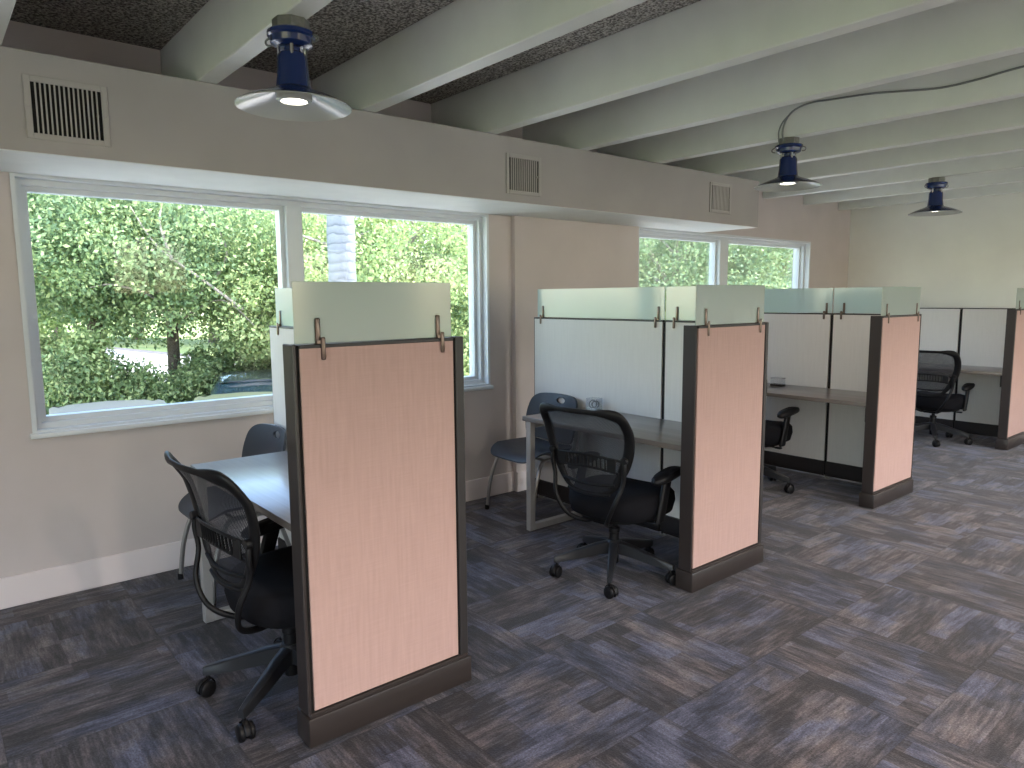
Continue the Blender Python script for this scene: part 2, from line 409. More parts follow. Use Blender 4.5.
# ------------------------------------------------------------------ pendant lamps
def lamp(x, y, label, rz, power=26):
    t = thing('industrial_ceiling_lamp', label, 'ceiling lamp', (x, y, 2.21), rz, 'navy industrial ceiling lamps')
    bm = NB(); lathe(bm, [(0, .29), (.064, .29), (.066, .286), (.066, .25), (.062, .246), (0, .246)], 8); obj('junction_box', bm, M['galv'], t, sharp=25)
    bm = NB(); lathe(bm, [(0, .248), (.082, .248), (.086, .244), (.086, .232), (.078, .226), (.074, .205), (.058, .196), (.030, .194), (.026, .16), (0, .16)], 32)
    obj('collar', bm, M['blue'], t)
    for k in range(2):
        a = k * PI + .3; bm = NB()
        tube(bm, cr([(math.cos(a) * .086, math.sin(a) * .086, .236), (math.cos(a) * .102, math.sin(a) * .102, .226), (math.cos(a) * .098, math.sin(a) * .098, .212), (math.cos(a) * .08, math.sin(a) * .08, .208)], 4), .004, 6)
        obj('collar_bail', bm, M['galv'], t)
    for k in range(4):
        a = k * PI / 2 + .75; bm = NB(); tube(bm, [(math.cos(a) * .048, math.sin(a) * .048, .205), (math.cos(a) * .046, math.sin(a) * .046, .16)], .007, 8); obj('bolt', bm, M['chrome'], t)
    bm = NB(); lathe(bm, [(0, .178), (.040, .178), (.050, .170), (.054, .158), (.056, .10), (.061, .06), (.063, .045), (0, .045)], 32); obj('lamp_housing', bm, M['blue'], t)
    out = [(.058, .058), (.070, .046), (.095, .036), (.125, .026), (.16, .012), (.190, -.002), (.205, -.010), (.208, -.014)]
    bm = NB(); lathe(bm, out + [(.206, -.0155), (.201, -.012), (.187, -.0045), (.158, .0085), (.124, .0215), (.095, .0305), (.068, .040), (.055, .05)], 56, close=True)
    sh = obj('lamp_shade', bm, [M['blue'], M['enamel']], t, sharp=40)
    for p in sh.data.polygons:      # enamel on the inside
        c = p.center; rr = math.hypot(c.x, c.y)
        o_ = np.interp(rr, [a for a, b in out], [b for a, b in out])
        if c.z < o_ - .0018 or rr > .204: p.material_index = 1
    bm = NB(); lathe(bm, [(.066, .041), (.064, .012), (.058, .006), (.048, .006), (.046, .030), (.046, .041)], 32, close=True); obj('lens_ring', bm, M['enamel'], t)
    bm = NB(); lathe(bm, [(0, .004), (.03, .006), (.046, .012), (.046, .02), (0, .02)], 28); obj('lamp_lens', bm, M['bulb'], t)
    l = bpy.data.lights.new('lamp_light', 'SPOT'); l.energy = power; l.spot_size = R(164); l.spot_blend = .6; l.color = (1, .84, .72); l.shadow_soft_size = .045
    lo = bpy.data.objects.new('lamp_light', l); COL.objects.link(lo); lo.parent = t; lo.location = (0, 0, -.005)
    return t
lamp(1.556, 1.138, 'navy blue industrial lamp nearest the camera, seen from below with its lit lens', .4)
lamp(1.66, 4.43, 'navy blue industrial lamp with a looping grey cable, middle one of three', .2)
lamp(1.645, 6.92, 'navy blue industrial lamp farthest away, in front of the back wall', .6)
for yy, ll in ((1.138, 'added unseen navy blue fill lamp of the right-hand row, level with the nearest lamp'), (4.43, 'added unseen navy blue fill lamp of the right-hand row, level with the middle lamp'), (6.92, 'added unseen navy blue fill lamp of the right-hand row, level with the farthest lamp'), (-1.354, 'added unseen navy blue fill lamp of the right-hand row, behind the camera')):
    lamp(5.35, yy, ll, .3, 520 if yy > 6 else 430)  # lamp row out of view, added as the main warm fill light
bm = NB()
P = [(1.655, 4.372, 2.475), (1.648, 4.366, 2.535), (1.667, 4.372, 2.61), (1.726, 4.376, 2.662), (1.837, 4.377, 2.681), (1.951, 4.377, 2.673), (2.188, 4.377, 2.657), (2.355, 4.376, 2.634), (2.562, 4.376, 2.607), (2.75, 4.376, 2.611), (2.944, 4.376, 2.627), (3.6, 4.376, 2.66), (4.6, 4.376, 2.70)]
tube(bm, cr(P, 6), .0058, 8)
tag(obj('electrical_cable', bm, M['cable']), 'grey flexible cable looping from the middle lamp along the beam', 'cable')
bm = NB(); tube(bm, cr([(1.625, 4.37, 2.475), (1.625, 4.362, 2.54), (1.645, 4.374, 2.60), (1.70, 4.377, 2.648)], 6), .005, 8)
tag(obj('electrical_cable', bm, M['cable']), 'short thin cable strand rising from the middle lamp box beside the long cable', 'cable')
bm = NB(); tube(bm, [(1.70, 6.92, 2.494), (4.5, 6.92, 2.494)], .0045, 8)
tag(obj('electrical_conduit', bm, M['beam']), 'thin straight conduit under the beam, from the farthest lamp to the right', 'conduit')

# ------------------------------------------------------------------ cubicles
H = 1.35
def cubicle(i, xf, A, B, a, b, s0, seam, label, creamglass=True, gs=.03):
    ctr = (xf, (A + B) / 2, 0)
    t = thing('cubicle_partition', label, 'cubicle partition', ctr, 0, 'row of cubicle partitions')
    def P(name, bm, mat, par=None, **k):
        for v in bm.verts: v.co -= Vector(ctr)
        return obj(name, bm, mat, par or t, **k)
    th = .066; xb = xf - .078
    # end panel parallel to the window wall
    bm = NB(); box(bm, xb + .006, xf, a, b, .126, H - .012); P('end_panel_fabric', bm, M['pink'], smooth=False)
    bm = NB(); box(bm, xb + .004, xf + .002, a - .001, b + .001, H - .012, H, .002, 1); P('top_cap', bm, M['dktrim'])
    bm = NB(); box(bm, xb, xf + .001, A + .004, a - .012, .112, H + .002, .003, 1)
    box(bm, xb + .01, xf - .008, a - .013, a, .112, H - .002, mi=1); P('edge_post', bm, [M['bronze'], M['blackgap']])
    bm = NB(); box(bm, xb, xf + .001, b + .011, B - .006, .112, H + .002, .003, 1); box(bm, xb + .01, xf - .008, b, b + .012, .112, H - .002, mi=1); P('corner_post', bm, [M['dktrim'], M['blackgap']])
    bm = NB(); box(bm, xb - .014, xf + .014, A + .0, B, .006, .108, .006, 2); box(bm, xb - .004, xf + .006, A + .01, B - .01, .1, .12, .004, 1); P('base_raceway', bm, M['raceway'])
    for yy in (A + .05, B - .05):
        bm = NB(); lathe(bm, [(0, 0), (.022, 0), (.022, .004), (.008, .008), (0, .008)], 12, c=(xf - .04, yy, 0)); P('leveling_foot', bm, M['plastic'])
    # frosted screen on the end panel
    bm = NB(); box(bm, xf - .014, xf - .008, a - .012, b - .001, H + .003, 1.549, .0015, 1); g = P('glass_screen', bm, M['frost_end'])
    for yy in (a + .064, b - .062):
        bm = NB()
        box(bm, xf - .008, xf - .001, yy - .0085, yy + .0085, H - .005, 1.434, .005, 2); box(bm, xf - .021, xf - .014, yy - .0085, yy + .0085, H - .005, 1.434, .003, 2)
        box(bm, xf + .0005, xf + .008, yy + .006, yy + .021, 1.298, 1.373, .005, 2); box(bm, xf - .020, xf + .004, yy - .006, yy + .018, 1.352, 1.362)
        P('glass_clip', bm, M['clip'], t)
    # cream run perpendicular to the wall
    y0, y1 = B - .066, B
    cb = .145
    for (x0, x1) in ((s0, seam - .007), (seam + .007, xb)):
        bm = NB(); box(bm, x0 + .008, x1 - (.006 if x1 < xb else 0), y0, y1, cb, H - .010); P('panel_fabric', bm, M['cream'], smooth=False)
        bm = NB(); box(bm, x0, x1, y0 - .001, y1 + .001, H - .010, H, .002, 1)
        box(bm, x0, x0 + .009, y0 + .002, y1 - .002, .02, H - .005); P('panel_frame', bm, M['dktrim'])
        bm = NB(); box(bm, x0, x1, y0 - .010, y1 + .010, .035, cb, .004, 1); box(bm, x0 + .01, x1 - .01, y0 + .012, y1 - .012, .018, .036); P('base_raceway', bm, M['dktrim'])
    bm = NB(); box(bm, seam - .009, seam + .009, y0 + .006, y1 - .006, .03, H - .012); P('panel_connector', bm, M['blackgap'], smooth=False)
    for xx in (s0 + .05, seam, xb - .04):
        bm = NB(); lathe(bm, [(0, 0), (.024, 0), (.024, .005), (.008, .01), (.008, .035), (0, .035)], 12, c=(xx, (y0 + y1) / 2 - .01, 0)); P('leveling_foot', bm, M['galv'])
    if creamglass:
        yc = y0 + .012
        for (x0, x1, cl) in ((s0 + gs, seam - .006, (s0 + gs + .062, seam - .048)), (seam + .006, xf - .10, (seam + .092, xf - .2))):
            bm = NB(); box(bm, x0, x1, yc - .003, yc + .003, H + .003, 1.553, .0015, 1); g = P('glass_screen', bm, M['frost'])
            for xx in cl:
                bm = NB()
                box(bm, xx - .0085, xx + .0085, yc - .010, yc - .003, H - .005, 1.434, .005, 2)
                box(bm, xx - .024, xx - .008, y0 - .008, y0 - .0005, 1.303, 1.37, .005, 2); box(bm, xx - .02, xx + .006, y0 - .004, yc, 1.352, 1.362)
                P('glass_clip', bm, M['clip'], t)
    return t
CUB = [(2.022, .890, 1.559, .9186, 1.505, .281, 1.42), (2.084, 2.892, 3.552, 2.915, 3.508, .234, 1.423), (2.044, 5.032, 5.704, 5.055, 5.682, .24, 1.401), (2.034, 7.929, 8.594, 7.96, 8.55, .24, 1.377)]
LB = ['salmon and cream cubicle partition nearest the camera, in front of the near window',
      'second cubicle partition from the camera, behind the mesh chair fully in view',
      'third cubicle partition, its bare desk run facing the camera right of centre',
      'farthest cubicle partition, cut by the right edge of the photo']
for i, c in enumerate(CUB): cubicle(i, *c, LB[i], creamglass=i < 3, gs=(.085 if i == 0 else .03))

def desk(xf, A, B, label, x0=.765):
    x1 = xf - .080; y0 = A + .02; y1 = B - .068; ctr = (x0, y0, 0)
    t = thing('office_desk', label, 'desk', ctr, 0, 'cubicle desks')
    def P(name, bm, mat, **k):
        for v in bm.verts: v.co -= Vector(ctr)
        return obj(name, bm, mat, t, **k)
    bm = NB(); box(bm, x0, x1, y0, y1, .716, .745, .003, 2); P('desktop', bm, M['desk'])
    w = .042; xl = x0 + .03
    bm = NB(); box(bm, xl, xl + w, y0 + .005, y0 + .005 + w, 0.004, .715, .003, 1); P('leg', bm, M['alu'])
    bm = NB(); box(bm, xl, xl + w, y1 - .05 - w, y1 - .05, 0.004, .715, .003, 1); P('leg', bm, M['alu'])
    bm = NB(); box(bm, xl + .001, xl + w - .001, y0 + .004 + w, y1 - .05 - w, .005, .004 + w, .003, 1); P('foot_rail', bm, M['alu'])
    bm = NB(); box(bm, xl + .001, xl + w - .001, y0 + .004 + w, y1 - .05 - w, .675, .714, .003, 1); P('top_rail', bm, M['alu'])
    bm = NB(); box(bm, xl + w, x1 - .02, y1 - .12, y1 - .08, .68, .712, .003, 1); P('support_beam', bm, M['dktrim'])
    bm = NB(); box(bm, x1 - .03, x1 - .001, y0 + .05, y1 - .05, .60, .715, .003, 1); P('bracket', bm, M['dktrim'])
    return t
DL = ['grey woodgrain desk of the nearest cubicle, its top bright with window light', 'grey woodgrain desk of the second cubicle, silver leg frame in full view',
      'grey woodgrain desk of the third cubicle, behind the second salmon panel', 'grey woodgrain desk of the farthest cubicle, behind the farthest mesh chair']
for c, l in zip(CUB, DL): desk(c[0], c[1], c[2], l)

# ------------------------------------------------------------------ task chair
def superell(n, a, b, e):
    o = []
    for k in range(n):
        th = 2 * PI * k / n; c, s = math.cos(th), math.sin(th)
        o.append((a * math.copysign(abs(c) ** (2 / e), c), b * math.copysign(abs(s) ** (2 / e), s)))
    return o
def backy(u, z): return -.235 - .12 * max(0, z - .5) - .55 * max(0, z - .64) ** 2 - .25 * max(0, z - .84) + .72 * u * u
OUTL = [(0, .940), (.10, .940), (.195, .936), (.240, .912), (.252, .85), (.248, .780), (.236, .725), (.208, .65), (.172, .58), (.125, .525), (.06, .503), (0, .50)]
def office_chair(label, loc, rz, phase, zs_=1.0):
    t = thing('mesh_office_chair', label, 'office chair', (*loc, 0), rz, 'mesh office chairs at the cubicles'); t.scale = (1, 1, zs_)
    # seat cushion
    bm = NB(); n = 44; rings = []; ol = superell(n, .265, .258, 3.0)
    for s, z in [(0, .345), (.82, .345), (.95, .36), (1, .415), (.985, .448), (.92, .468), (.75, .480), (.4, .482), (0, .478)]:
        if s == 0: rings.append([bm.verts.new((0, .055, z))])
        else:
            rg = []
            for (x, y) in ol:
                x2, y2 = x * s * (1 - .10 * (y < 0) * (abs(y) / .245)), y * s
                fr = max(0, (y2 - .14) / .105); rg.append(bm.verts.new((x2, y2 + .055, z - .03 * fr * fr + .012 * (abs(x2) / .25) ** 2 * (z > .44))))
            rings.append(rg)
    for A_, B_ in zip(rings, rings[1:]):
        for k in range(n):
            k2 = (k + 1) % n
            if len(A_) == 1: bm.faces.new((A_[0], B_[k2], B_[k]))
            elif len(B_) == 1: bm.faces.new((A_[k], A_[k2], B_[0]))
            else: bm.faces.new((A_[k], A_[k2], B_[k2], B_[k]))
    obj('seat', bm, M['seatfab'], t, sharp=80)
    bm = NB(); lathe(bm, [(0, .318), (.17, .321), (.212, .333), (.22, .349), (0, .349)], 36)
    for v in bm.verts: v.co.y += .045
    obj('seat_pan', bm, M['plastic'], t)
    # back frame
    half = cr(OUTL, 5); full = half[:-1] + [(-u, z) for u, z in half[::-1][:-1]]
    pts = [(u, backy(u, z), z) for u, z in full]
    bm = NB(); rr = [.013 + .017 * max(0, min(1, (abs(u) - .12) / .1)) for u, z in full]
    tube(bm, pts, rr, 10, closed=True, flat=.42, up=(0, 1, .25)) if False else tube(bm, pts, [r_ * 1.0 for r_ in rr], 10, closed=True, flat=.45, up=(0, 1, .2))
    obj('back_frame', bm, M['plastic'], t, sharp=60)
    # mesh fill
    bm = NB(); ru = [u for u, z in half]; rz_ = [z for u, z in half]
    top = [(u, z) for u, z in half if z > .9]
    grid = []; nz, nu = 22, 14
    zs = np.linspace(.504, .936, nz)
    side = sorted([(z, u) for u, z in half if u > .0], key=lambda q: q[0])
    def wid(z):
        c = [u for (u, zz), (u2, z2) in zip(half, half[1:]) if False]
        best = 0
        for (u1, z1), (u2, z2) in zip(half, half[1:]):
            if (z1 - z) * (z2 - z) <= 0 and z1 != z2: best = max(best, u1 + (u2 - u1) * (z - z1) / (z2 - z1))
        return best
    for z in zs:
        w = wid(z) or .01
        grid.append([bm.verts.new((w * q, backy(w * q, z) + .002, z)) for q in np.linspace(-1, 1, nu)])
    for i in range(nz - 1):
        for k in range(nu - 1): bm.faces.new((grid[i][k], grid[i][k + 1], grid[i + 1][k + 1], grid[i + 1][k]))
    obj('back_mesh', bm, M['mesh'], t, sharp=80)
    # lumbar support with slots
    bm = NB()
    for zz, hh in ((.692, .007), (.629, .007)):
        w = wid(zz) - .01; tube(bm, [(w * q, backy(w * q, zz + .012 * (1 - q * q)) - .012, zz + .018 * (1 - q * q)) for q in np.linspace(-1, 1, 15)], hh, 6, up=(0, 1, 0), flat=.5)
    for k in range(-5, 6):
        u = k * .024; z0 = .629 + .018 * (1 - (u / .2) ** 2); tube(bm, [(u, backy(u, .645) - .012, z0), (u, backy(u, .69) - .012, z0 + .063)], .0045, 5)
    for k in (-1, 1):
        box(bm, k * .155 - .028, k * .155 + .028, backy(.16, .67) - .019, backy(.16, .67) - .010, .632, .705, .004, 1)
    obj('lumbar_support', bm, M['plastic'], t)
    # lower mesh rails
    bm = NB()
    for zz in (.565, .51):
        w = wid(max(zz, .53)) ; tube(bm, [(w * q, backy(w * q, zz) - .006, zz - .012 * (1 - q * q)) for q in np.linspace(-1, 1, 13)], .008, 8)
    obj('back_rail', bm, M['plastic'], t)
    for s in (-1, 1):
        bm = NB()
        tube(bm, cr([(s * .222, backy(.222, .71) - .012, .71), (s * .226, backy(.22, .66) - .026, .655), (s * .214, -.24, .575), (s * .182, -.268, .47), (s * .128, -.245, .375), (s * .07, -.16, .326), (s * .05, -.04, .322)], 6), .0125, 8, flat=.8, up=(0, 1, 0))
        obj('back_support', bm, M['plastic'], t, sharp=60)
        bm = NB(); lathe(bm, [(0, .012), (.016, .012), (.018, .008), (.018, -.008), (.016, -.012), (0, -.012)], 14)
        for v in bm.verts: v.co = Vector((s * .226 + v.co.x, backy(.226, .70) - .02 + v.co.z, .70 + v.co.y))
        obj('pivot_knob', bm, M['plastic'], t)
        # armrest
        bm = NB(); X = s * .272
        for v in box(bm, X - .013, X + .013, .02, .085, .34, .572, .010, 2): v.co.y += (v.co.z - .475) * .32
        L0 = 0
        box(bm, X - s * .15 - .04, X - s * .15 + .04, .0, .07, .352, .368); box(bm, min(X, X - s * .14), max(X, X - s * .14), .005, .06, .352, .368, .003, 1)
        ar = obj('armrest', bm, M['plastic'], t, sharp=50)
        bm = NB(); ol2 = superell(28, .043, .135, 2.4); rg = []
        for sc, z in [(0, .560), (.85, .560), (1, .570), (1, .587), (.88, .599), (0, .601)]:
            rg.append([bm.verts.new((X, .085, z))] if sc == 0 else [bm.verts.new((X + x * sc, .085 + y * sc, z + .016 * (y / .135) - .012 * max(0, y / .135) ** 3)) for x, y in ol2])
        for A_, B_ in zip(rg, rg[1:]):
            for k in range(28):
                k2 = (k + 1) % 28
                if len(A_) == 1: bm.faces.new((A_[0], B_[k2], B_[k]))
                elif len(B_) == 1: bm.faces.new((A_[k], A_[k2], B_[0]))
                else: bm.faces.new((A_[k], A_[k2], B_[k2], B_[k]))
        obj('arm_pad', bm, M['plastic'], ar, sharp=60)
    bm = NB(); box(bm, -.07, .07, -.11, .10, .300, .352, .012, 2); cb_ = obj('tilt_mechanism', bm, M['plastic'], t)
    bm = NB(); tube(bm, [(.06, .05, .322), (.20, .06, .315)], .006, 8); box(bm, .19, .24, .045, .078, .308, .322, .005, 2); obj('adjustment_lever', bm, M['plastic_base'], cb_)
    bm = NB(); lathe(bm, [(0, .07), (.026, .07), (.026, .235), (.030, .24), (.030, .262), (.022, .266), (.014, .266), (.014, .305), (0, .305)], 20); obj('gas_column', bm, M['plastic'], t)
    bm = NB(); lathe(bm, [(0, .118), (.034, .118), (.042, .13), (.042, .185), (.034, .195), (0, .195)], 24); obj('base_hub', bm, M['plastic_base'], t)
    for k in range(5):
        th = R(phase + 72 * k) - rz; c, s = math.cos(th), math.sin(th)
        bm = NB(); prev = None; sec = []
        for d, hw, z0, z1 in ((.03, .023, .125, .19), (.10, .021, .118, .178), (.20, .0175, .098, .150), (.312, .0135, .082, .118), (.328, .011, .082, .112)):
            sec.append([bm.verts.new((c * d - s * w, s * d + c * w, z)) for w, z in ((-hw, z0), (hw, z0), (hw, z1 - .006), (hw * .6, z1), (-hw * .6, z1), (-hw, z1 - .006))])
        for A_, B_ in zip(sec, sec[1:]):
            for q in range(6): bm.faces.new((A_[q], A_[(q + 1) % 6], B_[(q + 1) % 6], B_[q]))
        bm.faces.new(sec[0]); bm.faces.new(sec[-1][::-1])
        lg = obj('leg', bm, M['plastic_base'], t, sharp=40)
        # caster
        bm = NB(); cx, cy = c * .313, s * .313
        ph = th + .9
        ca, sa = math.cos(ph), math.sin(ph)
        tube(bm, [(cx, cy, .05), (cx, cy, .10)], .007, 8)
        def W(bm, off):
            b2 = NB(); lathe(b2, [(0, .011), (.024, .011), (.030, .007), (.032, 0), (.030, -.007), (.024, -.011), (0, -.011)], 20)
            me = bpy.data.meshes.new('tmp')
            for v in b2.verts:
                lx, ly, lz = v.co; v.co = Vector((cx + ca * (lx + .012) - sa * (lz + off), cy + sa * (lx + .012) + ca * (lz + off), .0325 + ly))
            b2.to_mesh(me); b2.free(); bm.from_mesh(me); bpy.data.meshes.remove(me)
        W(bm, .016); W(bm, -.016)
        # hood
        hv = []
        for q in range(9):
            an = PI * (q / 8) ; hv.append((math.cos(an) * .036, .036 + math.sin(an) * .034))
        tube(bm, [(cx + ca * (a_ + .012), cy + sa * (a_ + .012), b_) for a_, b_ in hv], .011, 8, flat=.35, up=(0, 0, 1) if False else (ca, sa, .3))
        obj('caster', bm, M['plastic'], lg, sharp=40)
    return t
office_chair('black mesh-back office chair nearest the camera, half hidden behind the first salmon panel', (1.635, .998), R(5), 235)
office_chair('black mesh-back office chair fully visible, at the second cubicle desk', (1.655, 2.80), R(7), 236)
office_chair('black office chair mostly hidden behind the second salmon panel, only seat front and arm showing', (1.135, 4.93), R(0), 10, 1.07)
office_chair('black mesh-back office chair farthest away, at the last cubicle', (1.385, 7.92), R(4), 223)

# ------------------------------------------------------------------ guest chairs (faces local -Y)
def guest_chair(label, loc, rz):
    t = thing('stacking_guest_chair', label, 'guest chair', (*loc, 0), rz, 'plastic guest chairs')
    # seat shell
    n = 40; ol = superell(n, .252, .215, 5.0); top = []; bm = NB()
    def zz(x, y):
        f = max(0, (-y - .10) / .12); b = max(0, (y - .12) / .10)
        return .445 + .03 * (x / .235) ** 2 * (1 - min(1, f)) - .035 * f * f + .02 * b * b
    for off, flip in ((0, 0), (-.016, 1)):
        prev = [bm.verts.new((0, 0, zz(0, 0) + off))]
        first = prev
        for s in (.25, .5, .7, .85, .95, 1.0):
            ring = [bm.verts.new((x * s, y * s, zz(x * s, y * s) + off * (1 if s < 1 else .6))) for x, y in ol]
            for k in range(n):
                k2 = (k + 1) % n
                if len(prev) == 1: bm.faces.new((prev[0], ring[k], ring[k2]))
                else: bm.faces.new((prev[k], ring[k], ring[k2], prev[k2]))
            prev = ring
        top.append(prev)
    for k in range(n): bm.faces.new((top[0][k], top[1][k], top[1][(k + 1) % n], top[0][(k + 1) % n]))
    obj('seat', bm, M['shell'], t, sharp=50)
    # back shell with a slot near its top
    out = [(0, .812), (.10, .811), (.185, .803), (.235, .768), (.256, .70), (.260, .63), (.250, .55), (.22, .50), (.13, .487), (0, .483)]
    half = cr(out, 4); full = half[:-1] + [(-u, z) for u, z in half[::-1][:-1]]
    N = len(full); hc = (0.02, .768)
    hole = []
    for u, z in full:
        a = math.atan2(z - hc[1], u); hole.append((hc[0] + -.0 + .046 * math.cos(a), hc[1] + .021 * math.sin(a)))
    def yb(u, z): return .205 + .20 * (z - .5) - .95 * u * u - .06 * max(0, .56 - z) * 0
    bm = NB(); last = []
    for off in (0, .014):
        rings = []
        for f in (0, .12, .3, .5, .7, .88, 1):
            rings.append([bm.verts.new(((h[0] + (o[0] - h[0]) * f), yb(h[0] + (o[0] - h[0]) * f, h[1] + (o[1] - h[1]) * f) + off, h[1] + (o[1] - h[1]) * f)) for h, o in zip(hole, full)])
        for A_, B_ in zip(rings, rings[1:]):
            for k in range(N): bm.faces.new((A_[k], A_[(k + 1) % N], B_[(k + 1) % N], B_[k]))
        last.append(rings)
    for q in (0, -1):
        for k in range(N): bm.faces.new((last[0][q][k], last[1][q][k], last[1][q][(k + 1) % N], last[0][q][(k + 1) % N]))
    obj('backrest', bm, M['shell'], t, sharp=50)
    for s in (-1, 1):
        bm = NB(); X = s * .228
        tube(bm, cr([(X + s * .028, -.195, .012), (X + s * .02, -.172, .20), (X + s * .008, -.125, .35), (X, -.085, .408), (X, -.03, .418)], 5), .0125, 10)
        obj('leg', bm, M['tube'], t)
        bm = NB(); tube(bm, cr([(X + s * .03, .25, .012), (X + s * .02, .21, .20), (X + s * .008, .16, .36), (X, .12, .408), (X, .06, .418)], 5), .0115, 10)
        obj('leg', bm, M['tube'], t)
        bm = NB(); tube(bm, [(X, -.055, .418), (X, .065, .418)], .0115, 10); obj('side_rail', bm, M['tube'], t)
        bm = NB(); tube(bm, cr([(X, .06, .418), (X - s * .01, .18, .43), (X - s * .02, .222, .50), (X - s * .02, .222, .60)], 5), .0105, 10)
        obj('back_upright', bm, M['tube'], t)
        for yy in (-.197, .252):
            bm = NB(); lathe(bm, [(0, 0), (.015, 0), (.015, .028), (.012, .032), (0, .032)], 12, c=(X + s * .0285, yy, 0)); obj('foot_glide', bm, M['plastic'], t)
    bm = NB(); tube(bm, [(-.215, -.06, .416), (.215, -.06, .416)], .009, 8); tube(bm, [(-.215, .08, .416), (.215, .08, .416)], .009, 8); obj('cross_rail', bm, M['tube'], t)
    return t
guest_chair('slate plastic guest chair with a handle slot, behind the nearest desk by the window wall', (.43, 1.185), R(1))
guest_chair('slate plastic guest chair with a handle slot, behind the second cubicle desk', (.515, 3.205), R(-2))

# ------------------------------------------------------------------ small things on the desks
def container(cx, cy, w, h, label, rz=0, coils=True):
    t = thing('clear_plastic_box', label, 'box', (cx, cy, .745), rz)
    bm = NB(); e = .003
    box(bm, -w, w, -w, w, 0, e); box(bm, -w, -w + e, -w, w, e, h); box(bm, w - e, w, -w, w, e, h); box(bm, -w + e, w - e, -w, -w + e, e, h); box(bm, -w + e, w - e, w - e, w, e, h)
    obj('box_body', bm, M['clear'], t, smooth=False)
    return t
container(.905, 3.425, .040, .082, 'small clear box of coiled dark wire on the second desk', .2)
bm = NB()
for k, (dx, rr) in enumerate(((-.012, .026), (.012, .024), (.0, .018))):
    tube(bm, [(.905 + dx + math.cos(a) * rr * .5, 3.425 + math.cos(a) * rr * .8, .785 + math.sin(a) * rr) for a in np.linspace(0, 2 * PI, 20, endpoint=False)], .0042, 6, closed=True)
tag(obj('coiled_wire', bm, M['plastic_base']), 'dark coiled wire inside the clear box on the second desk', 'wire')
t = thing('clear_plastic_box', 'wide clear box with a dark base on the third desk', 'box', (1.035, 5.50, .745), 0)
bm = NB(); box(bm, -.052, .052, -.035, .035, 0, .014, .003, 1); obj('box_base', bm, M['dktrim'], t)
bm = NB(); box(bm, -.05, .05, -.033, .033, .014, .062, .003, 1); obj('box_body', bm, M['clear'], t)
bm = NB(); box(bm, -.052, .052, -.035, .035, .062, .07, .003, 1); obj('box_lid', bm, M['alu'], t)
t = thing('small_bottle', 'small pale blue bottle beside the clear box on the third desk', 'bottle', (.925, 5.46, .745), 0)
bm = NB(); lathe(bm, [(0, 0), (.022, 0), (.024, .004), (.024, .06), (.018, .072), (.009, .078), (.009, .085), (0, .085)], 20); obj('bottle_body', bm, simple('bottle_blue', (.45, .60, .75), .25), t)
bm = NB(); lathe(bm, [(0, .085), (.012, .085), (.012, .102), (0, .102)], 16); obj('bottle_cap', bm, M['vinyl'], t)

# ------------------------------------------------------------------ outdoors
bm = NB()
for (x0, x1, y0, y1) in ((-140, -.25, -70, 110), (-.25, 60, -70, 110)):
    bm.faces.new([bm.verts.new(p) for p in ((x0, y0, GZ), (x1, y0, GZ), (x1, y1, GZ), (x0, y1, GZ))])
g = obj('lawn', bm, M['lawn'], smooth=False); tag(g, 'sunlit yellow-green lawn seen through the near window', 'lawn'); g['kind'] = 'structure'
def ray(px, d):      # ground point seen in direction of column px at distance d
    yaw = R(50.2529) + math.atan((512 - px) / 713.12); return (4.1687 - math.sin(yaw) * d, math.cos(yaw) * d)
bm = NB()
far = [ray(-120, 62), ray(60, 56), ray(115, 50), ray(180, 42), ray(260, 35), ray(400, 30), ray(640, 28)]
near = [ray(-120, 36), ray(60, 34), ray(115, 31), ray(180, 27.5), ray(260, 24.5), ray(400, 22), ray(640, 22)]
vf = [bm.verts.new((*p, GZ + .02)) for p in far]; vn = [bm.verts.new((*p, GZ + .02)) for p in near]
for k in range(len(far) - 1): bm.faces.new((vn[k], vn[k + 1], vf[k + 1], vf[k]))
g = obj('road', bm, M['concrete'], smooth=False); tag(g, 'sun-bleached road curving past the trees outside the near window', 'road'); g['kind'] = 'structure'
bm = NB()
for k in range(len(far) - 1):
    a, b = Vector((*far[k], 0)), Vector((*far[k + 1], 0)); a2, b2 = a * 1.0 + Vector((-.5, .1, 0)), b + Vector((-.5, .1, 0))
    v = [bm.verts.new((p.x, p.y, z)) for p, z in ((a, GZ), (b, GZ), (b, GZ + .14), (a, GZ + .14))]; bm.faces.new(v)
    v = [bm.verts.new((p.x, p.y, z)) for p, z in ((a, GZ + .14), (b, GZ + .14), (b2, GZ + .14), (a2, GZ + .14))]; bm.faces.new(v)
g = obj('kerb', bm, M['kerb'], smooth=False); tag(g, 'brown kerb along the far edge of the bright road', 'kerb'); g['kind'] = 'structure'
bm = NB(); v = [bm.verts.new(p) for p in ((-9.3, -4, GZ + .01), (-.25, -4, GZ + .01), (-.25, 20, GZ + .01), (-9.3, 20, GZ + .01))]; bm.faces.new(v)
g = obj('parking_pavement', bm, M['concrete'], smooth=False); tag(g, 'pale parking pavement under the cars outside', 'pavement'); g['kind'] = 'structure'
bm = NB(); v = [bm.verts.new(p) for p in ((XR + .2, -14, GZ + .01), (30, -14, GZ + .01), (30, 22, GZ + .01), (XR + .2, 22, GZ + .01))]; bm.faces.new(v)
g = obj('patio_pavement', bm, M['concrete'], smooth=False); tag(g, 'pale pavement outside the right-hand glazing', 'pavement'); g['kind'] = 'structure'

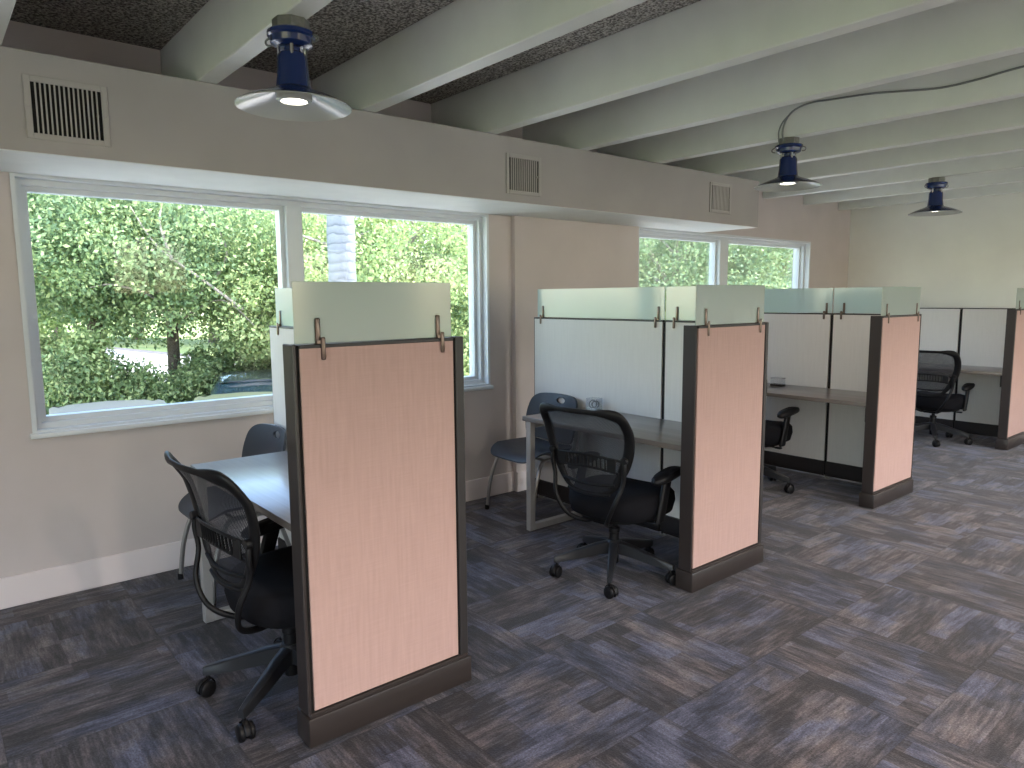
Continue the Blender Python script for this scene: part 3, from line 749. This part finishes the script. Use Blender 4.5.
def leaves(name, centers, radii, per, size, mat, parent=None, asp=.55):
    """one mesh of many small leaf quads scattered in clusters"""
    centers = np.asarray(centers, float); n = len(centers) * per
    c = np.repeat(centers, per, 0); r = np.repeat(np.asarray(radii, float), per)
    d = rng.normal(size=(n, 3)); d /= np.linalg.norm(d, axis=1)[:, None]
    p = c + d * (r * rng.random(n) ** .4)[:, None] * np.array([1, 1, .8])
    a = rng.normal(size=(n, 3)); a /= np.linalg.norm(a, axis=1)[:, None]
    b = np.cross(a, rng.normal(size=(n, 3))); b /= np.linalg.norm(b, axis=1)[:, None]
    s = size * (.6 + .8 * rng.random(n))[:, None]
    v = np.stack([p - a * s * .5, p + b * s * asp * .5, p + a * s * .5, p - b * s * asp * .5], 1).reshape(-1, 3)
    me = bpy.data.meshes.new(name); me.vertices.add(n * 4); me.vertices.foreach_set('co', v.ravel().astype(np.float32))
    me.loops.add(n * 4); me.loops.foreach_set('vertex_index', np.arange(n * 4, dtype=np.int32))
    me.polygons.add(n); me.polygons.foreach_set('loop_start', np.arange(0, n * 4, 4, dtype=np.int32)); me.update(calc_edges=True)
    me.materials.append(mat)
    o = bpy.data.objects.new(name, me); COL.objects.link(o)
    if parent: o.parent = parent
    return o
def sky_pt(px, py, d):   # a point in the crown seen from the room, in world metres
    x, y = ray(px, d); return Vector((x, y, 1.49 + (300 - py) / 713 * d / math.cos(math.atan((px - 512) / 713))))
def tree(px, d, trunk_r, crown_z, cr_r, cr_h, label, mat, ncl=170, per=130, leaf=.13, lean=0, name='leafy_tree', branches=7, clr=.62, extra=()):
    x, y = ray(px, d)
    t = thing(name, label, 'tree', (x, y, GZ), 0, 'trees outside the windows')
    zc = crown_z - GZ + cr_h * .5
    bm = NB(); tube(bm, cr([(0, 0, -.05), (.03, .02, .8), (lean * .5 + .02, 0, 1.6), (lean, .04, zc)], 5), [trunk_r * (1.25 - .7 * k / 15) for k in range(16)], 12); obj('trunk', bm, M['bark'], t)
    bm = NB()
    for k in range(branches):
        a = k * 2.4 + px; e = random.uniform(.2, 1.1); L = cr_r * random.uniform(.7, 1.0)
        z0 = random.uniform(2.5, 3.1) if k % 2 else random.uniform(2.9, 3.9)
        p0 = Vector((lean * z0 / zc, 0, z0)); dv = Vector((math.cos(a) * math.cos(e), math.sin(a) * math.cos(e), math.sin(e)))
        p1 = p0 + dv * L * .5 + Vector((0, 0, .15)); p2 = p0 + dv * L * .95
        tube(bm, cr([p0, p1, p2], 4), [trunk_r * .42 * (1 - .09 * q) for q in range(9)], 7)
        for w in (-1, 1):
            q1 = p1 + Vector((-dv.y * w, dv.x * w, .5)) * L * .3; tube(bm, [p1, (p1 + q1) / 2 + Vector((0, 0, .1)), q1], [trunk_r * .2, trunk_r * .14, trunk_r * .08], 6)
    for pl in extra:
        q = [sky_pt(a, b, c) - Vector((x, y, GZ)) for a, b, c in pl]
        cv = cr(q, 5); tube(bm, cv, [.03 * (1 - .75 * k / len(cv)) for k in range(len(cv))], 7)
    obj('branches', bm, M['branch'], t)
    cs, rs = [], []
    while len(cs) < ncl:
        v = rng.uniform(-1, 1, 3); q = np.linalg.norm(v)
        if q > 1 or q < .35: continue
        cs.append((v[0] * cr_r + lean, v[1] * cr_r, zc + v[2] * cr_h * .5)); rs.append(clr * random.uniform(.6, 1.2))
    leaves('foliage', cs, rs, per, leaf, mat, t)
    return t
tree(95, 16.2, .20, 1.35, 3.0, 2.4, 'leafy green tree with a dark leaning trunk at the left of the near window', M['leafB'], 230, 270, .085, lean=.15)
tree(173, 16.5, .16, .75, 3.2, 3.0, 'leafy green tree with a straight trunk in the middle of the left window pane', M['leafA'], 230, 270, .085, extra=[[(176, 328, 16.7), (190, 312, 15.8), (225, 300, 14.5), (255, 322, 14.2)], [(245, 308, 14.0), (205, 282, 13.9), (165, 258, 13.9), (140, 228, 14.0)], [(178, 268, 13.9), (168, 240, 13.9), (172, 222, 14.0)], [(172, 330, 16.7), (160, 300, 14.8), (120, 288, 14.2), (95, 290, 14.2)], [(196, 300, 14.9), (232, 262, 14.2), (205, 218, 14.0), (178, 196, 14.2)]])
tree(262, 19.5, .15, 1.25, 3.0, 2.7, 'open tree with pale twigs at the right of the left window pane', M['leafC'], 170, 230, .085, branches=11)
tree(385, 15.5, .16, -.6, 3.2, 4.0, 'bright yellow-green tree filling the right window pane', M['leafC'], 260, 270, .085)
tree(470, 17.0, .16, -.8, 3.2, 4.4, 'green tree behind the right end of the near window', M['leafA'], 220, 260, .085)
tree(672, 18.5, .18, -.6, 3.4, 4.2, 'blue-green tree seen through the left pane of the far window', M['leafB'], 260, 270, .085)
tree(775, 20.0, .18, -.6, 3.4, 4.4, 'green tree seen through the right pane of the far window', M['leafA'], 260, 270, .085)
tree(20, 24, .2, .4, 3.8, 4.2, 'tall tree further back at the left edge of the near window', M['leafA'], 220, 110, .18, clr=.9)
tree(140, 62, .35, 1.5, 6.5, 7, 'distant tree beyond the road, left of the middle trunk', M['leafA'], 200, 90, .40, clr=1.5)
tree(215, 55, .35, .8, 7, 7, 'distant tree beyond the road, right of the middle trunk', M['leafC'], 220, 90, .40, clr=1.5)
tree(290, 48, .35, .5, 6.5, 6, 'distant tree beyond the road, behind the window mullion', M['leafB'], 200, 90, .38, clr=1.5)
tree(60, 58, .35, .8, 7, 7.2, 'distant tree beyond the road at the far left', M['leafB'], 220, 90, .40, clr=1.5)
tree(560, 34, .3, -.5, 5.5, 6.5, 'background tree between the two window groups', M['leafB'], 200, 90, .28, clr=1.2)
tree(725, 34, .3, -.5, 6, 6.5, 'background tree behind the far window mullion', M['leafB'], 220, 90, .28, clr=1.2)

def hedge(p0, p1, h, w, label, mat, ncl, per, leaf):
    t = thing('hedge', label, 'hedge', (*p0, GZ), 0, 'hedges outside the near window'); d = Vector((p1[0] - p0[0], p1[1] - p0[1], 0)); L = d.length; d.normalize(); nrm = Vector((-d.y, d.x, 0))
    cs = []
    for k in range(ncl):
        s = rng.random() * L; hh = h * (1 + .16 * math.sin(s * 1.7) + .1 * math.sin(s * 4.1)); q = d * s + nrm * rng.uniform(-w, w); cs.append((q.x, q.y, rng.random() ** .6 * hh))
    leaves('hedge_foliage', cs, [.32] * ncl, per, leaf, mat, t)
    bm = NB()
    for k in range(int(L / .5)):
        q = d * (k * .5 + .2); tube(bm, [(q.x, q.y, 0), (q.x + .05, q.y + .05, h * .7)], .02, 5)
    obj('hedge_stems', bm, M['bark'], t)
hedge(ray(0, 14.6), ray(330, 18.2), 1.75, .55, 'dense green hedge behind the parked cars outside the near window', M['leafA'], 620, 95, .085)
hedge(ray(-30, 15.4), ray(100, 15.2), 2.15, .5, 'taller shrub row with reddish stems at the left of the near window', M['leafC'], 260, 90, .09)
# palm
x, y = ray(345, 9.2)
t = thing('palm_tree', 'grey ringed palm trunk outside the right window pane', 'palm tree', (x, y, GZ))
bm = NB(); zs = np.linspace(0, 9, 46); tube(bm, [(0, 0, z) for z in zs], [.168 + .006 * math.sin(z * 20) for z in zs], 20); obj('palm_trunk', bm, M['palm'], t)
for k in range(14):
    a = k * 2 * PI / 14 + .2; bm = NB(); L = 2.4; el = .9 if k % 2 else .35
    P = [Vector((math.cos(a) * L * s * math.cos(el * (1 - s * .6)), math.sin(a) * L * s * math.cos(el * (1 - s * .6)), 9 + math.sin(el) * L * s - 1.5 * s * s)) for s in np.linspace(0, 1, 9)]
    tube(bm, P, .02, 5)
    for q in range(1, 9):
        for w in (-1, 1):
            dv = Vector((-math.sin(a) * w, math.cos(a) * w, -.35)) * .55; tip = P[q] + dv + (P[q] - P[q - 1]) * .8
            for dd in (0, .5):
                b0 = P[q - 1].lerp(P[q], dd); bm.faces.new([bm.verts.new(v_) for v_ in (b0, b0 + (P[q] - P[q - 1]) * .18, tip + (P[q] - P[q - 1]) * (dd - .5))])
    obj('frond', bm, M['leafA'], t, smooth=False)

# cars
def car(px, d, rz, mat, label):
    x, y = ray(px, d); t = thing('parked_car', label, 'car', (x, y, GZ + .01), rz, 'parked cars outside'); t.scale = (1.09, 1.09, 1.09)
    def loft(secs, mat_, name, caps=True):
        bm = NB(); rg = []
        for X, hw, z0, z1, tw in secs:
            rg.append([bm.verts.new((X, yy, zz_)) for yy, zz_ in ((-hw, z0), (-hw, z0 + (z1 - z0) * .55), (-hw * tw, z1 - .03), (-hw * tw * .8, z1), (0, z1 + .015), (hw * tw * .8, z1), (hw * tw, z1 - .03), (hw, z0 + (z1 - z0) * .55), (hw, z0))])
        for A_, B_ in zip(rg, rg[1:]):
            for k in range(9): bm.faces.new((A_[k], A_[(k + 1) % 9], B_[(k + 1) % 9], B_[k]))
        bm.faces.new(rg[0]); bm.faces.new(rg[-1][::-1]); return obj(name, bm, mat_, t, sharp=50)
    loft([(-2.2, .72, .32, .70, .9), (-2.0, .85, .25, .88, .92), (-1.2, .90, .22, .95, .93), (0, .90, .22, .95, .94), (.9, .90, .22, .93, .93), (1.7, .88, .24, .82, .9), (2.15, .80, .28, .70, .88), (2.25, .70, .33, .60, .9)], mat, 'car_body')
    loft([(-1.75, .74, .90, .94, .9), (-1.05, .76, .90, 1.38, .80), (-.2, .77, .90, 1.425, .78), (.35, .77, .90, 1.39, .79), (1.15, .74, .88, .92, .9)], M['carglass'], 'car_windows')
    loft([(-1.12, .60, 1.355, 1.375, .9), (-.6, .63, 1.40, 1.432, .9), (-.1, .64, 1.405, 1.442, .9), (.35, .61, 1.375, 1.402, .9)], mat, 'car_roof')
    for X in (-1.4, 1.35):
        for s in (-1, 1):
            bm = NB(); lathe(bm, [(0, .10), (.2, .10), (.31, .08), (.32, 0), (.31, -.08), (0, -.08)], 24)
            for v in bm.verts: v.co = Vector((X + v.co.x, s * (.80) + s * v.co.z, .32 + v.co.y))
            obj('wheel', bm, M['tyre'], t)
car(104, 11.4, R(172), M['carw'], 'silver car with only its roof showing at the bottom of the left window pane')
car(243, 11.5, R(160), M['cary'], 'pale champagne car roof low at the right of the left window pane')
car(256, 15.2, R(160), M['carb'], 'dark car parked behind the pale champagne car')

# ------------------------------------------------------------------ light
w = bpy.data.worlds.new('World'); S.world = w; w.use_nodes = True; nt = w.node_tree; nt.nodes.clear()
sk = nt.nodes.new('ShaderNodeTexSky'); sk.sky_type = 'NISHITA'; sk.sun_disc = False; sk.sun_elevation = R(48); sk.sun_rotation = R(110); sk.air_density = 1.2; sk.dust_density = 1.0; sk.ozone_density = 1.0
bg = nt.nodes.new('ShaderNodeBackground'); bg.inputs[1].default_value = 1.0; ow = nt.nodes.new('ShaderNodeOutputWorld')
nt.links.new(sk.outputs[0], bg.inputs[0]); nt.links.new(bg.outputs[0], ow.inputs[0])
sl = bpy.data.lights.new('sun', 'SUN'); sl.energy = 15.0; sl.angle = R(.6); sl.color = (1, .95, .86); so = bpy.data.objects.new('sun', sl); COL.objects.link(so)
sd = Vector((.30, .62, .72)); so.rotation_euler = sd.to_track_quat('Z', 'Y').to_euler()

# ------------------------------------------------------------------ camera
cd = bpy.data.cameras.new('camera'); cam = bpy.data.objects.new('camera', cd); COL.objects.link(cam); S.camera = cam
YA, PT, RL = R(50.2529), R(-6.8913), R(-.4258)
f = Vector((-math.sin(YA) * math.cos(PT), math.cos(YA) * math.cos(PT), math.sin(PT))); r = Vector((math.cos(YA), math.sin(YA), 0)); u = r.cross(f)
r2 = r * math.cos(RL) + u * math.sin(RL); u2 = -r * math.sin(RL) + u * math.cos(RL)
cam.matrix_world = Matrix(((r2.x, u2.x, -f.x, 4.1687), (r2.y, u2.y, -f.y, 0), (r2.z, u2.z, -f.z, 1.4928), (0, 0, 0, 1)))
cd.sensor_width = 36; cd.sensor_fit = 'HORIZONTAL'; cd.lens = 713.12 / 1024 * 36; cd.clip_end = 400; cd.clip_start = .05
S.view_settings.view_transform = 'Standard'; S.view_settings.look = 'None'; S.view_settings.gamma = 1; S.view_settings.use_curve_mapping = False
S.view_settings.exposure = 0.25
